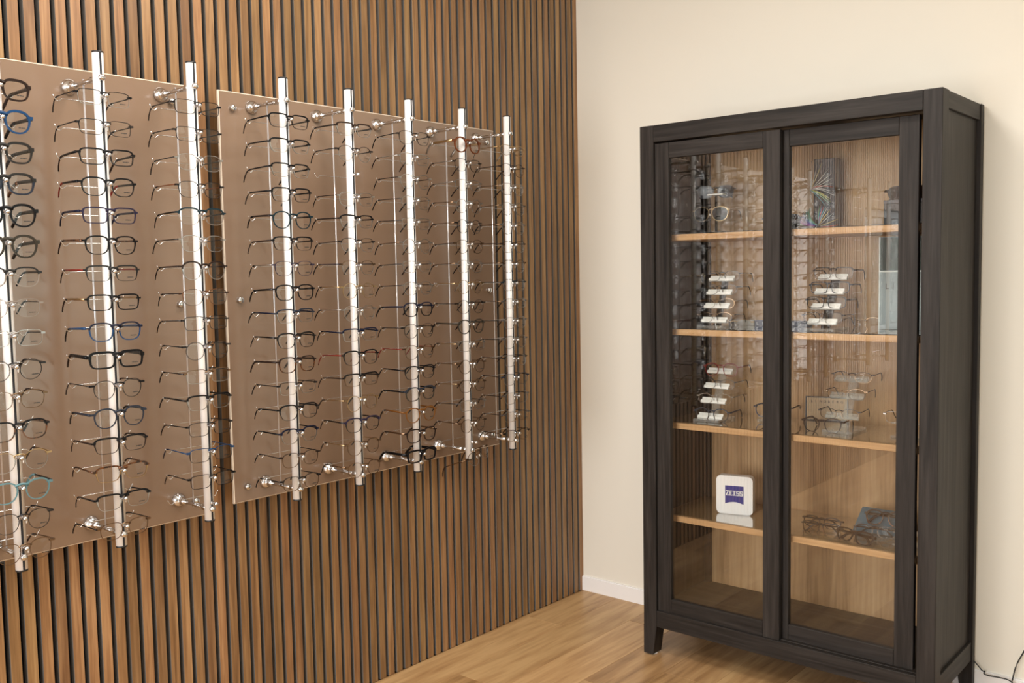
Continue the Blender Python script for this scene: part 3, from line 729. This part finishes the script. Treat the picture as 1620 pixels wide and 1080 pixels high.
def P2(px, py): return (1.139+(px/6.747+1240-1283)*0.00225-1.172, 0, 1.7155-(py/6.747+230-301)*0.00224-TOP[0])
o1, o2 = P2(290, 478), P2(383, 858)
white = (0.72, 0.72, 0.70)
for (ex, ey), col, bd in (((305, 178), white, -.5), ((365, 180), white, -.5), ((415, 198), (0.75, 0.65, 0.35), -.45), ((490, 270), white, -.35), ((520, 320), white, -.3), ((530, 370), white, -.25), ((535, 420), white, -.15),
                          ((537, 462), (0.7, 0.10, 0.08), 0.35), ((532, 510), white, .35), ((536, 545), white, .45), ((515, 590), (0.72, 0.72, 0.25), .4), ((518, 617), (0.60, 0.75, 0.30), .4), ((512, 648), (0.35, 0.65, 0.45), .4), ((470, 668), (0.2, 0.5, 0.6), .4)):
    strand(o1, P2(ex, ey), bd, col)
for i, (ex, ey) in enumerate(((155, 840), (158, 822), (160, 806), (165, 788), (170, 770), (182, 752), (195, 735), (208, 718), (220, 704), (236, 694), (252, 682), (270, 672), (286, 666), (302, 664))):
    h = (0.98-0.045*i) if i > 2 else 0
    col = white if i < 3 else colorsys.hsv_to_rgb(h % 1, 0.75 if i < 11 else 0.6, 0.62)
    strand(o2, P2(ex, ey), 0.45, col, 0.0015)
for i, (ex, ey) in enumerate(((400, 642), (418, 648), (436, 655), (458, 662), (482, 670), (512, 690), (546, 728), (590, 795), (520, 850), (596, 856))):
    col = ((0.3, 0.7, 0.4), (0.15, 0.35, 0.75), (0.8, 0.25, 0.3), (0.2, 0.6, 0.75), (0.75, 0.75, 0.7), (0.8, 0.6, 0.2), (0.7, 0.7, 0.7), (0.75, 0.6, 0.3), (0.5, 0.5, 0.5), (0.7, 0.15, 0.1))[i]
    strand(o2, P2(ex, ey), -0.3, col)
# --- top shelf, right end
r = tag(empty('display_box', (1.475, -0.20, TOP[0])), 'small black box carrying brown sunglasses at right end of top shelf', 'box')
chbox('carton', (-0.055, 0.07, -0.045, 0.045, 0, 0.070), M['black'], r, 0.0015)
chbox('lid', (-0.056, 0.071, -0.046, 0.046, 0.070, 0.082), M['slate'], r, 0.0015)
lay(1.490, -0.215, TOP[0]+0.114, 'panto', 'medium', 'brown brown brown brown', 'brown-lensed sunglasses sitting on the small black box, top shelf', yaw=0.45, pitch=-0.15, lens='sun_brown', folded=True, name='sunglasses', cat='sunglasses')
# --- second shelf
zs = [1.409, 1.359, 1.309, 1.258]; ys = [-0.215, -0.235, -0.255, -0.275]
tray_stand(0.820, -0.245, zs, ys, TOP[1], 'four-tier white tray stand with dark column, second shelf behind left door')
for i, (z, y, c, w_) in enumerate(zip(zs, ys, ('gunmetal gunmetal black black', 'gunmetal gunmetal black black', 'bronze bronze bronze brown', 'bronze gunmetal brown brown'), ('first', 'second', 'third', 'fourth'))):
    lay(0.826, y-0.014, z+0.020, 'oval', 'thin', c, f'thin rimmed eyeglasses on {w_} tier of stand, second shelf left', yaw=0.1)
zs = [1.410, 1.361, 1.311, 1.260]; ys = [-0.200, -0.230, -0.260, -0.290]
tray_stand(1.236, -0.25, zs, ys, TOP[1], 'four-tier white tray stand with black column, second shelf behind right door', cw=0.03)
for i, (z, y, c, sh, kd, d) in enumerate(zip(zs, ys, ('brown clear brown brown', 'slate slate slate black', 'black black black black', 'brown gunmetal brown black'), ('rectangular', 'rectangular', 'rectangular', 'rectangular'),
                                  ('medium', 'medium', 'medium', 'thin'), ('brown rectangular eyeglasses on top tier', 'blue-grey rectangular eyeglasses on second tier', 'black rectangular eyeglasses on third tier', 'thin brown eyeglasses on lowest tier'))):
    lay(1.240, y-0.016, z+0.024, sh, kd, c, d+' of black column stand, second shelf', yaw=0.06)
r = tag(empty('brand_block', (0.955, -0.115, TOP[1])), 'low dark block with spaced white letters lying along the second shelf', 'block')
chbox('block', (-0.050, 0.165, -0.012, 0.012, 0, 0.0215), M['slate_blue'], r, 0.0008)
chbox('grey_plate', (-0.135, -0.051, -0.013, 0.013, 0, 0.0215), M['grey_box'], r, 0.0008)['label'] = 'pale grey end plate'
chbox('end_cap', (-0.158, -0.1355, -0.012, 0.012, 0, 0.0215), M['black'], r, 0.0008)
for i, ch in enumerate('LINDBERG'):
    link('letter', text_mesh(ch, 0.0155, 1, M['letter_white']), r, (-0.043+i*0.0235, -0.0121, 0.0052), (PI/2, 0, 0))
lay(0.885, -0.255, TOP[1]+0.0205, 'oval', 'thin', 'gold silver silver silver', 'thin silver eyeglasses lying beside the dark lettered block', yaw=0.5)
lay(1.320, -0.160, TOP[1]+0.029, 'panto', 'thin', 'bronze bronze bronze brown', 'thin bronze eyeglasses standing before the tall print, second shelf', yaw=0.1, pitch=0.05)
r = tag(empty('framed_print', (1.480, -0.150, TOP[1])), 'tall pale blue glossy print with black letters, second shelf right end', 'print')
chbox('board', (-0.105, 0.125, -0.006, 0.006, 0, 0.312), M['poster_low'], r, 0.0006)
chbox('photo_strip', (-0.103, 0.123, -0.0072, -0.0062, 0.200, 0.310), M['poster_top'], r, 0.0003)
chbox('dividing_line', (-0.103, 0.123, -0.0076, -0.0062, 0.194, 0.199), M['poster_line'], r, 0.0002)
chbox('edge_strip', (-0.105, -0.101, -0.0078, -0.0062, 0, 0.312), M['poster_line'], r, 0.0002)
for i, ch in enumerate('LINDBERG'):
    link('letter', text_mesh(ch, 0.026, 1, M['letter_black']), r, (-0.084+i*0.0235, -0.0063, 0.138), (PI/2, 0, 0))
# --- third shelf, left door
zs = [1.061, 1.007, 0.954, 0.899]; ys = [-0.200, -0.225, -0.250, -0.275]
tray_stand(0.803, -0.245, zs, ys, TOP[2], 'four-tier white tray stand with clear column, third shelf behind left door', column='acrylic', cw=0.03)
for z, y, c, kd, d in zip(zs, ys, ('red red red brown', 'gunmetal gunmetal gunmetal black', 'clear clear silver black', 'slate grey slate black'), ('medium', 'thin', 'thin', 'medium'),
                      ('red rimmed eyeglasses on top tier', 'thin dark grey eyeglasses on second tier', 'clear beige eyeglasses on third tier', 'blue-grey eyeglasses on lowest tier')):
    lay(0.812, y-0.016, z+0.019, 'panto' if kd == 'medium' else 'oval', kd, c, d+' of clear column stand, third shelf left', yaw=0.1)
def riser(x, y, z0, label, w=0.09, h=0.035):
    r = tag(empty('eyeglass_riser', (x, y, z0)), label, 'display stand', 'small acrylic risers in the cabinet')
    chbox('base', (-w/2, w/2, -0.03, 0.03, 0, 0.006), M['acrylic'], r, 0.001)
    m = MB(); m.cyl((0, 0, 0.006), (0, 0, h), 0.008, n=14); m.build('column', M['acrylic'], r)
    chbox('tray', (-w/2, w/2, -0.022, 0.022, h, h+0.005), M['acrylic'], r, 0.001)
    return r
riser(0.985, -0.150, TOP[2], 'small clear riser under blue eyeglasses, third shelf behind left door', h=0.012)
lay(0.992, -0.160, TOP[2]+0.050, 'panto', 'medium', 'slate blue slate black', 'blue-grey round eyeglasses on a small riser, third shelf left', yaw=0.15)
# --- third shelf, right door
r = tag(empty('framed_sign', (1.150, -0.045, TOP[2])), 'small black-framed sign leaning on the cabinet back, third shelf', 'sign')
r.rotation_euler = (math.radians(-4), 0, math.radians(14))
W2, H2 = 0.075, 0.088
chbox('backing', (-W2+.004, W2-.004, -0.002, 0.002, 0.003, H2-0.003), M['sign_gold'], r, 0.0005)
m = MB(); m.box(-W2, W2, -0.004, 0.004, 0, 0.004); m.box(-W2, W2, -0.004, 0.004, H2-0.004, H2); m.box(-W2, -W2+0.004, -0.004, 0.004, 0.004, H2-0.004); m.box(W2-0.004, W2, -0.004, 0.004, 0.004, H2-0.004)
m.build('sign_frame', M['black'], r)
for i, ch in enumerate('LINDBERG'):
    link('letter', text_mesh(ch, 0.013, 1, M['letter_black'], 0.0003), r, (-0.056+i*0.0150, -0.0023, 0.066), (PI/2, 0, 0))
zs = [1.055, 1.000, 0.935]; ys = [-0.155, -0.195, -0.235]
tray_stand(1.285, -0.215, zs, ys, TOP[2], 'three-tier all-clear acrylic stand, third shelf behind right door', tray='acrylic', column='acrylic', w=0.115, cw=0.03)
for z, y, c, x, d in zip(zs, ys, ('brown bronze brown brown', 'bronze gunmetal gunmetal black', 'gunmetal bronze brown black'), (1.292, 1.285, 1.278), ('thin brown eyeglasses on top tier', 'thin bronze eyeglasses on second tier', 'thin grey eyeglasses on lowest tier')):
    lay(x, y-0.016, z+0.018, 'oval', 'thin', c, d+' of all-clear stand, third shelf', yaw=0.1)
lay(1.232, -0.285, TOP[2]+0.036, 'panto', 'medium', 'brown brown brown black', 'dark brown panto eyeglasses in front of the framed sign', yaw=0.08)
riser(1.500, -0.235, TOP[2], 'clear acrylic riser at right end of third shelf', h=0.045)
lay(1.500, -0.250, TOP[2]+0.076, 'rectangular', 'thin', 'silver silver silver black', 'thin silver eyeglasses on the riser at third shelf right end', yaw=0.1)
# --- fourth shelf
r = tag(empty('logo_sign', (0.874, -0.222, TOP[3]), (0, 0, math.radians(14))), 'white rounded square sign with blue logo plaque, fourth shelf left', 'sign')
def rrect(x0, x1, z0, z1, rad, n=6):
    P = []
    for cx, cz, a0 in ((x1-rad, z0+rad, -PI/2), (x1-rad, z1-rad, 0), (x0+rad, z1-rad, PI/2), (x0+rad, z0+rad, PI)):
        P += [(cx+rad*math.cos(a0+PI/2*i/n), cz+rad*math.sin(a0+PI/2*i/n)) for i in range(n+1)]
    return P
m = MB(); m.prism(rrect(-0.068, 0.068, 0, 0.144, 0.017), -0.016, 0.020); m.build('sign_body', M['sign_white'], r)
bx0, bx1, bz0, bz1 = -0.0345, 0.0345, 0.039, 0.107
arc = [(bx0+(bx1-bx0)*i/14, bz0+0.0075*math.sin(PI*i/14)) for i in range(15)]
poly = arc+[(bx1, bz1), (bx0, bz1)]
m = MB(); m.prism(poly, -0.0168, -0.0158); m.build('logo_plaque', M['sign_blue'], r)
def slab(letter):
    # slab-serif letters in a 1 x 1 box, as lists of convex polygons
    if letter == 'E': return [[(0.14, 0), (0.44, 0), (0.44, 1), (0.14, 1)], [(0, 0), (0.98, 0), (0.98, .16), (0, .16)], [(0, .84), (0.94, .84), (0.94, 1), (0, 1)], [(.44, .43), (.76, .43), (.76, .58), (.44, .58)],
                            [(.82, 0), (.98, 0), (.98, .34), (.84, .16)], [(.80, .84), (.94, .66), (.94, 1), (.80, 1)], [(.68, .34), (.76, .34), (.76, .67), (.68, .67)]]
    if letter == 'I': return [[(0.32, 0), (0.68, 0), (0.68, 1), (0.32, 1)], [(.08, 0), (.92, 0), (.92, .16), (.08, .16)], [(.08, .84), (.92, .84), (.92, 1), (.08, 1)]]
    Z = [[(0, .84), (.98, .84), (.98, 1), (0, 1)], [(0, 0), (1, 0), (1, .16), (0, .16)], [(0, .12), (.36, .12), (1, .88), (.62, .88)], [(0, .64), (.13, .84), (0, .98)], [(.87, .16), (1, .36), (1, .02)]]
    if letter == 'Z': return Z
    return [[(.10, .84), (.98, .84), (.98, 1), (.10, 1)], [(0, .50), (.34, .46), (.34, .90), (0, .90)], [(0, .62), (0, .44), (1, .38), (1, .56)], [(.66, .10), (1, .10), (1, .50), (.66, .54)],
            [(.02, 0), (.90, 0), (.90, .16), (.02, .16)], [(.84, .66), (.98, .62), (.98, .98), (.84, .86)], [(.02, .02), (.16, .14), (.16, .34), (.02, .38)], [(0, .9), (.1, 1), (.2, .9)], [(.8, .1), (.9, 0), (1, .1)]]
lw, lh, z0 = 0.0122, 0.0185, 0.0700
m = MB()
for i, ch in enumerate('ZEISS'):
    x0 = -0.0325+i*0.0131
    for pg in slab(ch):
        m.prism([(x0+a*lw, z0+b_*lh) for a, b_ in pg], -0.0174, -0.0167)
m.build('lettering', M['letter_white'], r)
lay(1.205, -0.215, TOP[3]+0.026, 'oval', 'medium', 'brown tortoise brown brown', 'brown oval eyeglasses at back left, fourth shelf right', yaw=0.05, folded=True, pitch=-0.12)
lay(1.232, -0.288, TOP[3]+0.026, 'rectangular', 'medium', 'black tortoise brown brown', 'black-brown eyeglasses in front of brown oval pair, fourth shelf', yaw=0.0, folded=True, pitch=-0.12)
r = tag(empty('eyeglass_case', (1.390, -0.135, TOP[3])), 'slate blue wedge eyeglass case, fourth shelf right end', 'case')
m = MB(); m.add([(-0.085, -0.055, 0), (0.085, -0.055, 0), (0.085, 0.05, 0), (-0.085, 0.05, 0), (-0.075, 0.010, 0.072), (0.085, 0.010, 0.072), (0.085, 0.05, 0.060), (-0.075, 0.05, 0.060)],
                [(0, 1, 2, 3), (4, 5, 6, 7), (0, 1, 5, 4), (1, 2, 6, 5), (2, 3, 7, 6), (3, 0, 4, 7)])
m.build('case_body', M['case_blue'], r)
m = MB(); m.tube([(-0.078, -0.034, 0.024), (-0.03, -0.038, 0.020), (0.0, -0.040, 0.017), (0.04, -0.038, 0.020), (0.083, -0.034, 0.024)], 0.0008, 5); m.build('flap_seam', M['slate'], r)
lay(1.410, -0.165, TOP[3]+0.064, 'panto', 'thick', 'brown tortoise brown brown', 'round tortoiseshell eyeglasses resting on the slate blue case', yaw=0.1, pitch=-0.35, folded=True)
lay(1.395, -0.225, TOP[3]+0.027, 'oval', 'medium', 'brown clear brown brown', 'brown eyeglasses before the slate blue case, fourth shelf', yaw=0.15, pitch=-0.2, folded=True)
lay(1.360, -0.318, TOP[3]+0.026, 'cat-eye', 'thick', 'brown brown brown brown', 'dark brown cat-eye eyeglasses nearest the edge, fourth shelf', yaw=-0.25, pitch=-0.35, folded=True)
riser(1.520, -0.265, TOP[3], 'clear acrylic riser at right end of fourth shelf', h=0.04)

# ------------------------------------------------------------------ power cord on the floor by the wall
pts = [(1.640, -0.020, 0.118), (1.673, -0.022, 0.088), (1.690, -0.024, 0.070), (1.699, -0.024, 0.077), (1.690, -0.026, 0.066), (1.705, -0.028, 0.062), (1.740, -0.03, 0.066), (1.775, -0.03, 0.066), (1.790, -0.034, 0.052),
       (1.792, -0.06, 0.012), (1.786, -0.07, 0.004), (1.778, -0.05, 0.02), (1.780, -0.03, 0.060), (1.790, -0.022, 0.120), (1.812, -0.02, 0.168), (1.835, -0.018, 0.23), (1.85, -0.016, 0.33)]
def smooth(P, it=2):
    P = [Vector(p) for p in P]
    for _ in range(it):
        Q = [P[0]]
        for a, b in zip(P[:-1], P[1:]): Q += [a*0.75+b*0.25, a*0.25+b*0.75]
        P = Q+[P[-1]]
    return P
m = MB(); m.tube(smooth(pts), 0.0022, 8)
tag(m.build('power_cord', M['cord']), 'thin black power cord looping over baseboard beside the cabinet', 'cord')
